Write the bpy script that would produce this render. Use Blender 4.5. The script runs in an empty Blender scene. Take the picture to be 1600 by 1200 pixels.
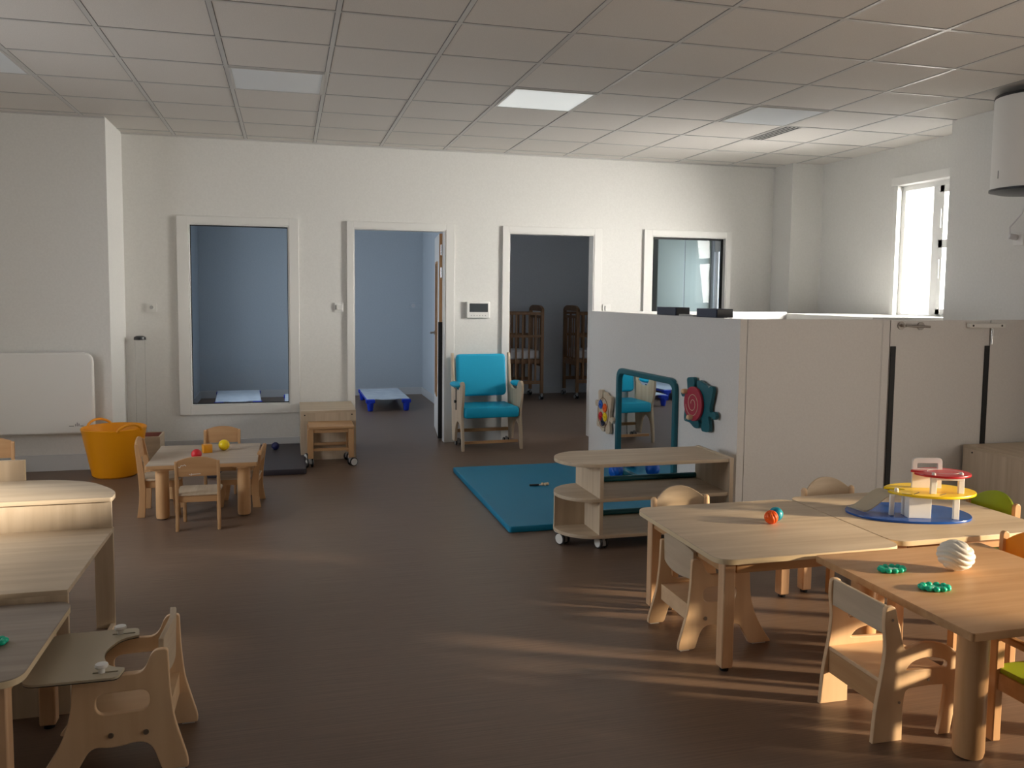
import bpy, bmesh, math, random
from mathutils import Vector, Matrix
random.seed(7)
C = bpy.context.scene
COL = C.collection
PI = math.pi

# ------------------------------------------------------------------ camera
H = 1.45
cam_d = bpy.data.cameras.new('camera')
cam = bpy.data.objects.new('camera', cam_d)
COL.objects.link(cam)
yaw, pit, rol = -.2587, -.0767, -.0103
R = (Matrix.Rotation(yaw, 3, 'Z') @ Matrix.Rotation(pit, 3, 'X') @ Matrix.Rotation(rol, 3, 'Y')
     @ Matrix.Rotation(PI / 2, 3, 'X'))
cam.matrix_world = Matrix.Translation((0, 0, H)) @ R.to_4x4()
cam_d.sensor_width = 36
cam_d.lens = 36 * 1327 / 1600
cam_d.shift_y = (561.4 - 600) / 1600
cam_d.clip_start = .05
C.camera = cam

# ------------------------------------------------------------------ view, world, sun, daylight
C.view_settings.view_transform = 'Standard'
C.view_settings.look = 'None'
C.view_settings.gamma = 1
C.view_settings.use_curve_mapping = False
C.view_settings.exposure = 0
w = bpy.data.worlds.new('sky'); C.world = w; w.use_nodes = True
bg = w.node_tree.nodes['Background']
bg.inputs[0].default_value = (.8, .88, 1, 1)
bg.inputs[1].default_value = 2.6

def look(o, d):
    o.rotation_euler = Vector(d).to_track_quat('-Z', 'Y').to_euler()
sd = bpy.data.lights.new('sun', 'SUN'); so = bpy.data.objects.new('sun', sd); COL.objects.link(so)
sd.energy = 26; sd.angle = math.radians(3); sd.color = (1, .89, .74)
look(so, (-1, .45, -.22))

def area(name, loc, d, sx, sy, power, col, spread=180):
    l = bpy.data.lights.new(name, 'AREA'); o = bpy.data.objects.new(name, l); COL.objects.link(o)
    l.shape = 'RECTANGLE'; l.size = sx; l.size_y = sy; l.energy = power; l.color = col
    l.spread = math.radians(spread); o.location = loc; look(o, d)
    return o
# area lamps for daylight; the lower right and left ones are added fill
area('daylight_alcove_window', (5.62, 6.12, 1.92), (-1, .44, -.2), .9, 1.3, 100, (1, .965, .9), 92)
area('fill_right_lower', (4.97, 1.64, .77), (-1, .3, .12), 1.68, .78, 42, (1, .91, .79), 165)  # fill lamp added inside the unseen lower right-wall opening
area('daylight_right_upper', (5.12, .83, 2.2), (-1, .3, 0), 1.04, .66, 14, (1, .92, .82), 165)
area('fill_left', (-3.35, 4.5, 1.55), (1, .16, -.25), 1.5, 1.0, 20, (.88, .94, 1), 115)  # fill lamp added at the invented left window
area('daylight_dormitory', (-1.75, 10.0, 1.6), (1, .1, -.1), 1.7, 1.4, 22, (.78, .88, 1), 180)
area('daylight_crib_room', (5.62, 9.5, 1.6), (-1, .1, -.1), .9, 1.1, 22, (.7, .85, 1), 180)

# ------------------------------------------------------------------ materials
def mat(name, col, rough=.5, metal=0, spec=.5, **k):
    m = bpy.data.materials.new(name); m.use_nodes = True
    b = m.node_tree.nodes['Principled BSDF']
    b.inputs['Base Color'].default_value = (*col, 1)
    b.inputs['Roughness'].default_value = rough
    b.inputs['Metallic'].default_value = metal
    b.inputs['Specular IOR Level'].default_value = spec
    for a, v in k.items():
        b.inputs[a.replace('_', ' ')].default_value = v
    return m

def tex(m, c1, c2, scale=(1, 1, 1), nscale=5, detail=4, lo=.35, hi=.65, bump=0, bdist=.002, obj=True, distort=0):
    nt = m.node_tree; N = nt.nodes; L = nt.links; b = N['Principled BSDF']
    tc = N.new('ShaderNodeTexCoord'); mp = N.new('ShaderNodeMapping'); mp.inputs['Scale'].default_value = scale
    no = N.new('ShaderNodeTexNoise'); no.inputs['Scale'].default_value = nscale; no.inputs['Detail'].default_value = detail
    no.inputs['Distortion'].default_value = distort
    cr = N.new('ShaderNodeValToRGB')
    cr.color_ramp.elements[0].position = lo; cr.color_ramp.elements[0].color = (*c1, 1)
    cr.color_ramp.elements[1].position = hi; cr.color_ramp.elements[1].color = (*c2, 1)
    L.new(tc.outputs['Object'], mp.inputs['Vector']); L.new(mp.outputs[0], no.inputs['Vector'])
    L.new(no.outputs['Fac'], cr.inputs[0]); L.new(cr.outputs[0], b.inputs['Base Color'])
    if bump:
        bu = N.new('ShaderNodeBump'); bu.inputs['Strength'].default_value = bump; bu.inputs['Distance'].default_value = bdist
        L.new(no.outputs['Fac'], bu.inputs['Height']); L.new(bu.outputs[0], b.inputs['Normal'])
    return m

def wood(name, c1, c2, axis='x', s=14, rough=.45):
    m = mat(name, c1, rough, spec=.35)
    st = [s, s, s]; st['xyz'.index(axis)] = s * .07
    return tex(m, c1, c2, tuple(st), 1.6, 6, .3, .72, .05, .001, distort=.25)

def srgb(r, g, b):
    f = lambda c: (c / 255 / 12.92) if c < 10 else ((c / 255 + .055) / 1.055) ** 2.4
    return (f(r), f(g), f(b))

M = {}
M['wall'] = tex(mat('white_paint', (.76, .75, .72), .85, spec=.2), (.74, .73, .70), (.77, .76, .73), nscale=60, bump=.12, bdist=.002)
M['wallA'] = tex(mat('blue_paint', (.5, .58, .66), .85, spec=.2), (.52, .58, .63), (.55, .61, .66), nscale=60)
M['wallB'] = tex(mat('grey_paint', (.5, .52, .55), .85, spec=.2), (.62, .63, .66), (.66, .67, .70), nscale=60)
M['part'] = tex(mat('partition_laminate', (.62, .6, .6), .6, spec=.3), (.71, .69, .67), (.74, .72, .70), nscale=90)
M['base'] = mat('skirting_white', (.62, .63, .64), .5)
M['frame'] = mat('white_lacquer', (.78, .77, .74), .4)
M['ceil'] = tex(mat('mineral_tile', (.6, .58, .56), .9, spec=.1), (.66, .63, .59), (.74, .71, .67), nscale=260, detail=2, bump=.1, bdist=.001)
M['grid'] = mat('grid_enamel', (.55, .54, .52), .35)
M['gap'] = mat('shadow_gap_grey', (.2, .2, .2), .7)
M['glass'] = mat('clear_glass', (.95, .98, 1), .02, **{'Transmission_Weight': 1.0}); M['glass'].node_tree.nodes['Principled BSDF'].inputs['IOR'].default_value = 1.3
M['acrylic'] = mat('clear_acrylic', (1, 1, 1), .03, **{'Transmission_Weight': 1.0}); M['acrylic'].node_tree.nodes['Principled BSDF'].inputs['IOR'].default_value = 1.03
M['pvc'] = mat('white_pvc', (.85, .85, .83), .3)
M['black'] = mat('black_rubber', (.006, .006, .007), .6)
M['dark'] = mat('dark_plastic', (.02, .022, .026), .35)
M['steel'] = mat('brushed_steel', (.42, .39, .36), .32, 1)
M['chrome'] = mat('chrome', (.7, .7, .7), .15, 1)
M['white'] = mat('white_plastic', (.80, .79, .76), .35)
M['grey'] = mat('grey_plastic', (.35, .35, .35), .4)
mb_ = bpy.data.materials.new('sun_filter'); mb_.use_nodes = True
nt_ = mb_.node_tree; nt_.nodes.clear(); tr_ = nt_.nodes.new('ShaderNodeBsdfTransparent'); tr_.inputs[0].default_value = (.60, .56, .50, 1)
ou_ = nt_.nodes.new('ShaderNodeOutputMaterial'); nt_.links.new(tr_.outputs[0], ou_.inputs[0]); M['blind'] = mb_  # see-through filter added to dim the sun in the lower right-wall opening
M['screen'] = mat('lcd_screen', (.06, .07, .075), .2)
M['mirror'] = mat('mirror_glass', (.86, .9, .9), .015, 1)
M['diff'] = mat('light_diffuser', (.78, .82, .85), .35)
M['difflit'] = mat('light_diffuser_on', (.8, .82, .82), .35, **{'Emission_Color': (.95, 1, .98, 1), 'Emission_Strength': .42})
M['floor'] = mat('vinyl_floor', (.1, .08, .07), .42, spec=.45)
tex(M['floor'], srgb(106, 86, 72), srgb(131, 109, 93), (2.0, 110, 1), 1.3, 8, .22, .78, .10, .0005, distort=.1)
OA, OB = srgb(192, 172, 146), srgb(214, 196, 172)
for a in 'xyz': M['oak' + a] = wood('pale_oak_' + a, OA, OB, a)
BA, BB = srgb(190, 146, 102), srgb(206, 164, 120)
for a in 'xyz': M['beech' + a] = wood('beech_' + a, BA, BB, a, 18)
M['ply'] = wood('birch_plywood', srgb(224, 188, 148), srgb(238, 206, 168), 'z', 10, .4)
M['plyx'] = wood('birch_plywood_x', srgb(224, 188, 148), srgb(238, 206, 168), 'x', 10, .4)
M['beechleg'] = wood('beech_leg', srgb(214, 172, 132), srgb(226, 188, 150), 'z', 16, .4)
M['legcol'] = wood('beech_column', srgb(206, 160, 112), srgb(222, 180, 136), 'z', 16, .35)
M['edge'] = mat('pale_edge_band', srgb(226, 206, 170), .45)
M['greytop'] = wood('grey_laminate', srgb(150, 138, 126), srgb(172, 160, 148), 'x', 14)
M['oakgrey'] = wood('grey_oak_laminate', srgb(176, 158, 140), srgb(196, 180, 160), 'x', 14)
M['crib'] = wood('oiled_pine', srgb(118, 84, 56), srgb(142, 104, 72), 'z', 14)
M['teal'] = tex(mat('teal_vinyl', (.01, .24, .34), .5), srgb(0, 122, 160), srgb(0, 132, 172), nscale=300, bump=.06)
M['tealup'] = tex(mat('turquoise_upholstery', (.01, .36, .48), .55), srgb(0, 166, 208), srgb(8, 178, 220), nscale=400, bump=.1)
M['tealdark'] = mat('dark_teal_lacquer', srgb(20, 92, 104), .4)
M['matgrey'] = mat('anthracite_vinyl', srgb(62, 58, 66), .55)
M['tub'] = mat('yellow_rubber', srgb(240, 158, 10), .4, **{'Subsurface_Weight': .0})
M['yellow'] = mat('yellow_paint', srgb(250, 215, 20), .3)
M['orange'] = mat('orange_plastic', srgb(250, 100, 20), .45)
M['orangeseat'] = mat('orange_lacquer', srgb(226, 150, 20), .4)
M['red'] = mat('red_paint', srgb(196, 34, 44), .3)
M['redball'] = mat('red_plastic', srgb(205, 30, 40), .45)
M['blue'] = mat('blue_lacquer', srgb(22, 82, 170), .18)
M['cotblue'] = mat('cot_blue_plastic', srgb(20, 60, 200), .4)
M['navy'] = mat('navy_plastic', srgb(30, 40, 66), .4)
M['blueball'] = mat('dark_blue_plastic', srgb(28, 34, 90), .5)
M['balltur'] = tex(mat('turquoise_marbled', (.02, .4, .5), .2), srgb(0, 110, 150), srgb(60, 190, 205), nscale=30)
M['ballblue'] = mat('bright_blue_plastic', srgb(10, 90, 190), .4)
M['sheet'] = tex(mat('cot_sheet', (.6, .7, .8), .8), srgb(196, 208, 220), srgb(214, 224, 234), nscale=8, bump=.3, bdist=.01)
M['green'] = mat('lime_lacquer', srgb(150, 172, 26), .45)
M['teeth'] = mat('green_gel', srgb(24, 214, 178), .2, **{'Transmission_Weight': .12})
M['egg'] = mat('white_matt_plastic', (.86, .84, .78), .4)
M['redpz'] = mat('crimson_lacquer', srgb(168, 44, 66), .35)
M['matt'] = mat('mattress_white', (.7, .68, .68), .8)
M['tray'] = mat('grey_hpl', srgb(190, 178, 154), .35)
M['cabwhite'] = mat('cabinet_sage', srgb(150, 156, 144), .5)
M['pink'] = mat('box_interior_pink', srgb(170, 110, 100), .6)
M['heaterred'] = mat('valve_red', srgb(160, 30, 40), .4)
M['duct'] = mat('duct_black', (.03, .03, .03), .8)

# ------------------------------------------------------------------ mesh helpers
def fillet(pts, n=6):
    out = []; N = len(pts)
    for i, p in enumerate(pts):
        r = p[2] if len(p) > 2 else 0
        P = Vector(p[:2]); A = Vector(pts[i - 1][:2]); B = Vector(pts[(i + 1) % N][:2])
        if r <= 0: out.append(P); continue
        da, db = (A - P), (B - P)
        ra = min(r, da.length * .499); rb = min(r, db.length * .499)
        p0 = P + da.normalized() * ra; p1 = P + db.normalized() * rb
        for k in range(n + 1):
            t = k / n
            out.append(p0 * (1 - t) ** 2 + P * 2 * t * (1 - t) + p1 * t * t)
    return out

def smoothloop(pts, n=6):
    """closed Catmull-Rom through pts"""
    N = len(pts); out = []
    P = [Vector(p[:2]) for p in pts]
    for i in range(N):
        p0, p1, p2, p3 = P[i - 1], P[i], P[(i + 1) % N], P[(i + 2) % N]
        for k in range(n):
            t = k / n
            out.append(.5 * ((2 * p1) + (p2 - p0) * t + (2 * p0 - 5 * p1 + 4 * p2 - p3) * t * t + (3 * p1 - p0 - 3 * p2 + p3) * t ** 3))
    return out

def circ(cx, cy, rx, ry=None, n=32, a0=0):
    ry = ry or rx
    return [Vector((cx + rx * math.cos(a0 + 2 * PI * k / n), cy + ry * math.sin(a0 + 2 * PI * k / n))) for k in range(n)]

class MB:
    def __init__(s): s.bm = bmesh.new()
    def box(s, x0, x1, y0, y1, z0, z1, mtx=None):
        v = [s.bm.verts.new((x, y, z)) for x in (x0, x1) for y in (y0, y1) for z in (z0, z1)]
        for f in ((0, 1, 3, 2), (4, 6, 7, 5), (0, 4, 5, 1), (2, 3, 7, 6), (0, 2, 6, 4), (1, 5, 7, 3)):
            s.bm.faces.new([v[i] for i in f])
        if mtx: bmesh.ops.transform(s.bm, matrix=mtx, verts=v)
        return s
    def bar(s, p0, p1, w, d, up=(0, 0, 1)):
        p0 = Vector(p0); p1 = Vector(p1); z = (p1 - p0); L = z.length; z.normalize()
        u = Vector(up)
        if abs(z.dot(u)) > .98: u = Vector((0, 1, 0))
        x = u.cross(z).normalized(); y = z.cross(x)
        m = Matrix((x, y, z)).transposed().to_4x4(); m.translation = p0
        return s.box(-w / 2, w / 2, -d / 2, d / 2, 0, L, m)
    def cyl(s, p0, p1, r, r2=None, n=24):
        r2 = r if r2 is None else r2
        p0 = Vector(p0); p1 = Vector(p1); z = p1 - p0; L = z.length
        q = z.to_track_quat('Z', 'Y').to_matrix().to_4x4(); q.translation = p0 + z / 2
        bmesh.ops.create_cone(s.bm, cap_ends=True, segments=n, radius1=r, radius2=r2, depth=L, matrix=q)
        return s
    def sph(s, c, r, n=24, sc=(1, 1, 1), fn=None):
        g = bmesh.ops.create_uvsphere(s.bm, u_segments=n, v_segments=max(8, n // 2), radius=1)
        for v in g['verts']:
            d = v.co.normalized(); k = r * (fn(d) if fn else 1)
            v.co = Vector((d.x * sc[0], d.y * sc[1], d.z * sc[2])) * k + Vector(c)
        return s
    def lathe(s, prof, c=(0, 0, 0), n=40, sx=1, sy=1):
        rings = []
        for r, z in prof:
            rings.append([s.bm.verts.new((c[0] + sx * r * math.cos(2 * PI * k / n), c[1] + sy * r * math.sin(2 * PI * k / n), c[2] + z)) for k in range(n)])
        for a, b in zip(rings[:-1], rings[1:]):
            for k in range(n):
                s.bm.faces.new((a[k], a[(k + 1) % n], b[(k + 1) % n], b[k]))
        for rg, fl in ((rings[0], True), (rings[-1], False)):
            if prof[0 if fl else -1][0] > 1e-4:
                s.bm.faces.new(list(reversed(rg)) if fl else rg)
        bmesh.ops.remove_doubles(s.bm, verts=s.bm.verts, dist=1e-6)
        return s
    def tube(s, path, r, n=10, closed=False):
        P = [Vector(p) for p in path]; rings = []
        N = len(P); prev = None
        for i, p in enumerate(P):
            if closed: t = P[(i + 1) % N] - P[i - 1]
            else: t = P[min(i + 1, N - 1)] - P[max(i - 1, 0)]
            t.normalize()
            if prev is None:
                u = Vector((0, 0, 1)) if abs(t.z) < .9 else Vector((1, 0, 0))
                x = u.cross(t).normalized()
            else:
                x = (prev - t * prev.dot(t)).normalized()
            prev = x; y = t.cross(x)
            rings.append([s.bm.verts.new(p + (x * math.cos(2 * PI * k / n) + y * math.sin(2 * PI * k / n)) * r) for k in range(n)])
        m = N if closed else N - 1
        for i in range(m):
            a, b = rings[i], rings[(i + 1) % N]
            for k in range(n): s.bm.faces.new((a[k], a[(k + 1) % n], b[(k + 1) % n], b[k]))
        if not closed:
            s.bm.faces.new(list(reversed(rings[0]))); s.bm.faces.new(rings[-1])
        return s
    def plate(s, outline, t, mtx=None, holes=(), bevel=0):
        """2D outline in local XY, thickness t along +Z; mtx maps it into place"""
        cu = bpy.data.curves.new('tmp', 'CURVE'); cu.dimensions = '2D'; cu.fill_mode = 'BOTH'
        cu.extrude = t / 2 - bevel; cu.bevel_depth = bevel; cu.bevel_resolution = 1; cu.offset = -bevel
        for lp in [outline, *holes]:
            sp = cu.splines.new('POLY'); sp.points.add(len(lp) - 1); sp.use_cyclic_u = True
            for q, p in zip(sp.points, lp): q.co = (p[0], p[1], 0, 1)
        ob = bpy.data.objects.new('tmp', cu); COL.objects.link(ob)
        dg = bpy.context.evaluated_depsgraph_get(); dg.update()
        me = bpy.data.meshes.new_from_object(ob.evaluated_get(dg))
        m = (mtx or Matrix()) @ Matrix.Translation((0, 0, t / 2))
        me.transform(m)
        if m.determinant() < 0: me.flip_normals()
        s.bm.from_mesh(me)
        bpy.data.objects.remove(ob); bpy.data.curves.remove(cu); bpy.data.meshes.remove(me)
        return s
    def xf(s, m):
        bmesh.ops.transform(s.bm, matrix=m, verts=s.bm.verts); return s
    def build(s, name, m, parent=None, bevel=.0015, smooth=True, **props):
        bmesh.ops.recalc_face_normals(s.bm, faces=s.bm.faces)
        me = bpy.data.meshes.new(name); s.bm.to_mesh(me); s.bm.free()
        for mm in (m if isinstance(m, (list, tuple)) else [m]):
            me.materials.append(M[mm] if isinstance(mm, str) else mm)
        if smooth:
            for p in me.polygons: p.use_smooth = True
            me.set_sharp_from_angle(angle=math.radians(38))
        o = bpy.data.objects.new(name, me); COL.objects.link(o)
        if bevel:
            b = o.modifiers.new('bevel', 'BEVEL'); b.width = bevel; b.segments = 2; b.limit_method = 'ANGLE'; b.angle_limit = math.radians(50)
        if parent: o.parent = parent
        for k, v in props.items(): o[k] = v
        return o

XZ = lambda y: Matrix(((1, 0, 0, 0), (0, 0, 1, y), (0, 1, 0, 0), (0, 0, 0, 1)))      # 2D(x,z) plate, thickness +y
YZ = lambda x: Matrix(((0, 0, 1, x), (1, 0, 0, 0), (0, 1, 0, 0), (0, 0, 0, 1)))      # 2D(y,z) plate, thickness +x
XY = lambda z: Matrix.Translation((0, 0, z))

def tag(o, label, cat, group=None, kind=None):
    o['label'] = label; o['category'] = cat
    if group: o['group'] = group
    if kind: o['kind'] = kind
    return o
def thing(name, label, cat, loc=(0, 0, 0), rotz=0, group=None):
    o = bpy.data.objects.new(name, None); COL.objects.link(o)
    o.empty_display_size = .1; o.location = loc; o.rotation_euler = (0, 0, rotz)
    return tag(o, label, cat, group)
def struct(o):
    o['kind'] = 'structure'; return o
def copytree(root, loc, rotz, label, group=None):
    def rec(o, parent):
        c = o.copy(); COL.objects.link(c); c.parent = parent
        for ch in [x for x in COL.objects if x.parent == o]: rec(ch, c)
        return c
    r = rec(root, None); r.location = loc; r.rotation_euler = (0, 0, rotz); r['label'] = label
    if group: r['group'] = group
    return r

def holed(mb, u0, u1, v0, v1, holes, put):
    us = sorted({u0, u1, *[h[0] for h in holes], *[h[1] for h in holes]})
    vs = sorted({v0, v1, *[h[2] for h in holes], *[h[3] for h in holes]})
    for a, b in zip(us[:-1], us[1:]):
        for c, d in zip(vs[:-1], vs[1:]):
            if any(h[0] <= a and b <= h[1] and h[2] <= c and d <= h[3] for h in holes): continue
            put(a, b, c, d)

# ------------------------------------------------------------------ the setting
CH = 2.811
YB = 8.11
struct(MB().box(-3.4, 6.2, -2.8, 12.4, -.1, 0).build('floor', 'floor', bevel=0))
# ceiling: tiles with a visible grid
cl = struct(MB().box(-3.3, 5.6, -2.7, 8.3, CH, CH + .1).build('ceiling', 'ceil', bevel=0))
g = MB(); gg = MB()
GX, GY = -1.5465, 7.924
for k in range(-3, 12):
    x = GX + .6 * k
    g.box(x - .012, x + .012, -2.7, 8.11, CH - .003, CH + .002)
    gg.box(x - .0165, x + .0165, -2.7, 8.11, CH - .0005, CH + .002)
for j in range(-0, 18):
    y = GY - .6 * j
    g.box(-3.3, 5.5, y - .010, y + .010, CH - .0035, CH + .002)
    gg.box(-3.3, 5.5, y - .0145, y + .0145, CH - .0006, CH + .002)
g.build('ceiling_grid', 'grid', cl, 0)
gg.build('tile_gap', 'gap', cl, 0)
MB().box(-1.38, 5.36, 8.085, 8.109, CH - .012, CH).build('wall_angle', 'grid', cl, 0)
MB().box(-3.2, -1.38, 7.405, 7.429, CH - .012, CH).build('wall_angle', 'grid', cl, 0)

W1 = (-.85, .02, .41, 2.05); D1 = (.60, 1.475, 0, 2.05); D2 = (2.10, 2.985, 0, 2.05); W3 = (3.61, 4.455, 1.0, 2.06)
m = MB(); holed(m, -1.38, 5.5, 0, CH, [W1, D1, D2, W3], lambda a, b, c, d: m.box(a, b, YB, YB + .1, c, d))
bmesh.ops.remove_doubles(m.bm, verts=m.bm.verts, dist=1e-5)
struct(m.build('wall_back', 'wall', bevel=0))
struct(MB().box(-3.3, -1.38, 7.43, 8.21, 0, CH).build('wall_left_recess', 'wall', bevel=0))
struct(MB().box(5.0, 5.37, 7.77, 8.12, 0, CH).build('wall_pillar', 'wall', bevel=0))
m = MB(); holed(m, 5.1, 8.11, 0, CH, [(5.62, 6.635, 1.26, 2.455)], lambda a, b, c, d: m.box(5.36, 5.50, a, b, c, d))
struct(m.build('wall_alcove', 'wall', bevel=0))
m = MB(); holed(m, -2.6, 5.1, 0, CH, [(.78, 2.5, .35, 1.17), (.3, 1.36, 1.87, 2.55)], lambda a, b, c, d: m.box(4.95, 5.08, a, b, c, d))
m.box(4.95, 5.36, 5.1, 5.56, 0, CH)
struct(m.build('wall_right', 'wall', bevel=0))
m = MB(); holed(m, -2.7, 8.2, 0, CH, [(3.7, 5.3, 1.0, 2.1)], lambda a, b, c, d: m.box(-3.3, -3.2, a, b, c, d))
struct(m.build('wall_left', 'wall', bevel=0))
m = MB(); holed(m, -3.3, 5.1, 0, CH, [], lambda a, b, c, d: m.box(a, b, -2.6, -2.5, c, d))
struct(m.build('wall_rear', 'wall', bevel=0))
# unseen walls added to block the low sun from alcove and crib-room windows
struct(MB().box(5.5, 9.5, 5.2, 5.5, 0, 4).build('sun_block_wall', 'wall', bevel=0))
struct(MB().box(5.5, 9.5, 8.5, 8.8, 0, 4).build('sun_block_wall', 'wall', bevel=0))

# dormitory behind window_1 and door_1
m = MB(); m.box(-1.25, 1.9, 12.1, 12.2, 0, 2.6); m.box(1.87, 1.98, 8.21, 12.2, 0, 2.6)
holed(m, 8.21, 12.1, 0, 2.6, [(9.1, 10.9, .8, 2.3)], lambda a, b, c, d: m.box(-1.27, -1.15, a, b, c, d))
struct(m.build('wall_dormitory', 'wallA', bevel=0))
struct(MB().box(-1.3, 1.98, 8.21, 12.2, 2.6, 2.7).build('ceiling_dormitory', 'ceil', bevel=0))
struct(MB().box(-1.15, 1.87, 12.085, 12.1, 0, .1).box(1.855, 1.87, 9.4, 12.1, 0, .1).box(-1.15, -1.135, 8.3, 12.1, 0, .1).build('baseboard_dormitory', 'base', bevel=.001))
# crib room behind door_2 and window_3
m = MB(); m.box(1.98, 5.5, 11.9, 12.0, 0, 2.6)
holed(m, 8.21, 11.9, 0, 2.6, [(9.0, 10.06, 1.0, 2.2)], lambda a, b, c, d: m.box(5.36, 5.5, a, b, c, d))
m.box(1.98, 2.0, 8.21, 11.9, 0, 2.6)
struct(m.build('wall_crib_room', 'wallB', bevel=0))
struct(MB().box(1.98, 5.5, 8.21, 12.0, 2.6, 2.7).build('ceiling_crib_room', 'ceil', bevel=0))
struct(MB().box(2.0, 5.36, 11.885, 11.9, 0, .1).build('baseboard_crib_room', 'base', bevel=.001))
# skirting
struct(MB().box(-1.38, .545, 8.095, YB, 0, .1).box(1.56, 2.04, 8.095, YB, 0, .1).box(3.07, 5.0, 8.095, YB, 0, .1).build('baseboard_back', 'base', bevel=.002))
struct(MB().box(-3.2, -1.38, 7.415, 7.43, 0, .13).box(-1.38, -1.365, 7.415, 8.1, 0, .13).build('baseboard_left', 'base', bevel=.002))

# frames
def frame(name, hole, outer, parent=None, sill=True, mt='frame', y0=None):
    y0 = y0 or YB - .022
    m = MB(); x0, x1, z0, z1 = hole; X0, X1, Z0, Z1 = outer
    m.box(X0, x0, y0, YB, Z0, Z1); m.box(x1, X1, y0, YB, Z0, Z1); m.box(x0, x1, y0, YB, z1, Z1)
    if sill: m.box(x0, x1, y0, YB, Z0, z0)
    j = .012
    m.box(x0, x0 + j, y0 + .004, YB + .11, z0, z1); m.box(x1 - j, x1, y0 + .004, YB + .11, z0, z1); m.box(x0 + j, x1 - j, y0 + .004, YB + .11, z1 - j, z1)
    if sill: m.box(x0 + j, x1 - j, y0 + .004, YB + .11, z0, z0 + j)
    return m.build(name, mt, parent, .002)
w1 = struct(frame('window_1', W1, (-.945, .105, .33, 2.115)))
MB().box(-.84, .01, YB + .04, YB + .046, .42, 2.04).build('pane', 'glass', w1, 0)
MB().box(-.838, -.832, YB + .036, YB + .05, .42, 2.04).box(.002, .008, YB + .036, YB + .05, .42, 2.04).box(-.838, .008, YB + .036, YB + .05, 2.03, 2.038).box(-.838, .008, YB + .036, YB + .05, .422, .43).build('gasket', 'black', w1, 0)
w3 = struct(frame('window_2', W3, (3.525, 4.51, .92, 2.12)))
MB().box(3.62, 4.445, YB + .05, YB + .056, 1.01, 2.05).build('pane', 'glass', w3, 0)
MB().box(3.622, 3.63, YB + .045, YB + .06, 1.012, 2.048).box(4.425, 4.443, YB + .035, YB + .06, 1.012, 2.048).box(3.622, 4.443, YB + .045, YB + .06, 2.03, 2.048).box(3.622, 4.443, YB + .045, YB + .06, 1.012, 1.03).build('gasket', 'black', w3, 0)
d2 = struct(frame('door_2', D2, (2.035, 3.065, 0, 2.11), sill=False))
d1 = struct(frame('door_1', D1, (.54, 1.56, 0, 2.11), sill=False))
# open door leaf standing almost edge-on
leafE = bpy.data.objects.new('door_leaf', None)
bpy.data.objects.remove(leafE)
lm = Matrix.Translation((1.475, 8.225, 0)) @ Matrix.Rotation(math.radians(-6.5), 4, 'Z')
def L(mb): return mb.xf(lm)
m = MB(); holed(m, 0, .84, .01, 2.03, [(.30, .56, .42, 1.75)], lambda a, b, c, d: m.box(-.04, 0, a, b, c, d))
bmesh.ops.remove_doubles(m.bm, verts=m.bm.verts, dist=1e-5)
leaf = L(m).build('door_leaf', 'frame', d1, .001, label='white lacquered leaf standing open')
L(MB().box(-.041, .001, -.004, .002, 1.17, 2.03)).build('wood_edge', 'beechz', leaf, 0)
L(MB().box(-.049, -.004, -.026, -.002, .02, 1.17)).build('finger_guard', 'black', leaf, 0, label='black finger guard')
m = MB(); m.box(-.050, .004, .28, .30, .40, 1.77); m.box(-.050, .004, .56, .58, .40, 1.77); m.box(-.050, .004, .30, .56, 1.75, 1.77); m.box(-.050, .004, .30, .56, .40, .42)
L(m).build('vision_panel_frame', 'beechz', leaf, .001, label='beech frame of the vision panel')
L(MB().box(-.024, -.02, .30, .56, .42, 1.75)).build('pane', 'glass', leaf, 0)
L(MB().cyl((-.04, .77, 1.03), (-.09, .77, 1.03), .01).bar((-.085, .77, 1.03), (-.085, .66, 1.03), .015, .015).cyl((-.04, .77, 1.03), (-.048, .77, 1.03), .022)).build('handle', 'steel', leaf, .001)
for z in (1.82, 1.6): L(MB().cyl((-.02, -.012, z), (-.02, -.012, z + .1), .008)).build('hinge', 'chrome', leaf, 0)

# alcove window (blown out by the sky behind it)
w2 = struct(MB().box(5.40, 5.46, 5.62, 6.635, 1.26, 1.31).box(5.40, 5.46, 5.62, 6.635, 2.41, 2.455).box(5.40, 5.46, 6.585, 6.635, 1.31, 2.41)
            .box(5.40, 5.46, 5.62, 5.66, 1.31, 2.41).box(5.39, 5.46, 6.15, 6.23, 1.31, 2.41).build('window_3', 'pvc', None, .003))
m = MB(); m.box(5.385, 5.43, 5.66, 6.15, 1.88, 1.95); m.box(5.385, 5.43, 5.66, 6.15, 1.31, 1.36); m.box(5.385, 5.43, 5.66, 6.15, 2.35, 2.41)
m.box(5.385, 5.43, 6.10, 6.15, 1.31, 2.41); m.box(5.385, 5.43, 5.66, 5.71, 1.31, 2.41); m.build('sash', 'pvc', w2, .003)
for z in (2.05, 1.62): MB().cyl((5.375, 6.12, z), (5.375, 6.12, z + .16), .006).build('handle', 'pvc', w2, 0)
MB().box(5.30, 5.36, 5.58, 6.66, 2.455, 2.53).build('blind_box', 'frame', w2, .002)
MB().box(5.33, 5.37, 6.61, 6.66, 1.26, 2.455).build('window_casing', 'frame', w2, .002)
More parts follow.
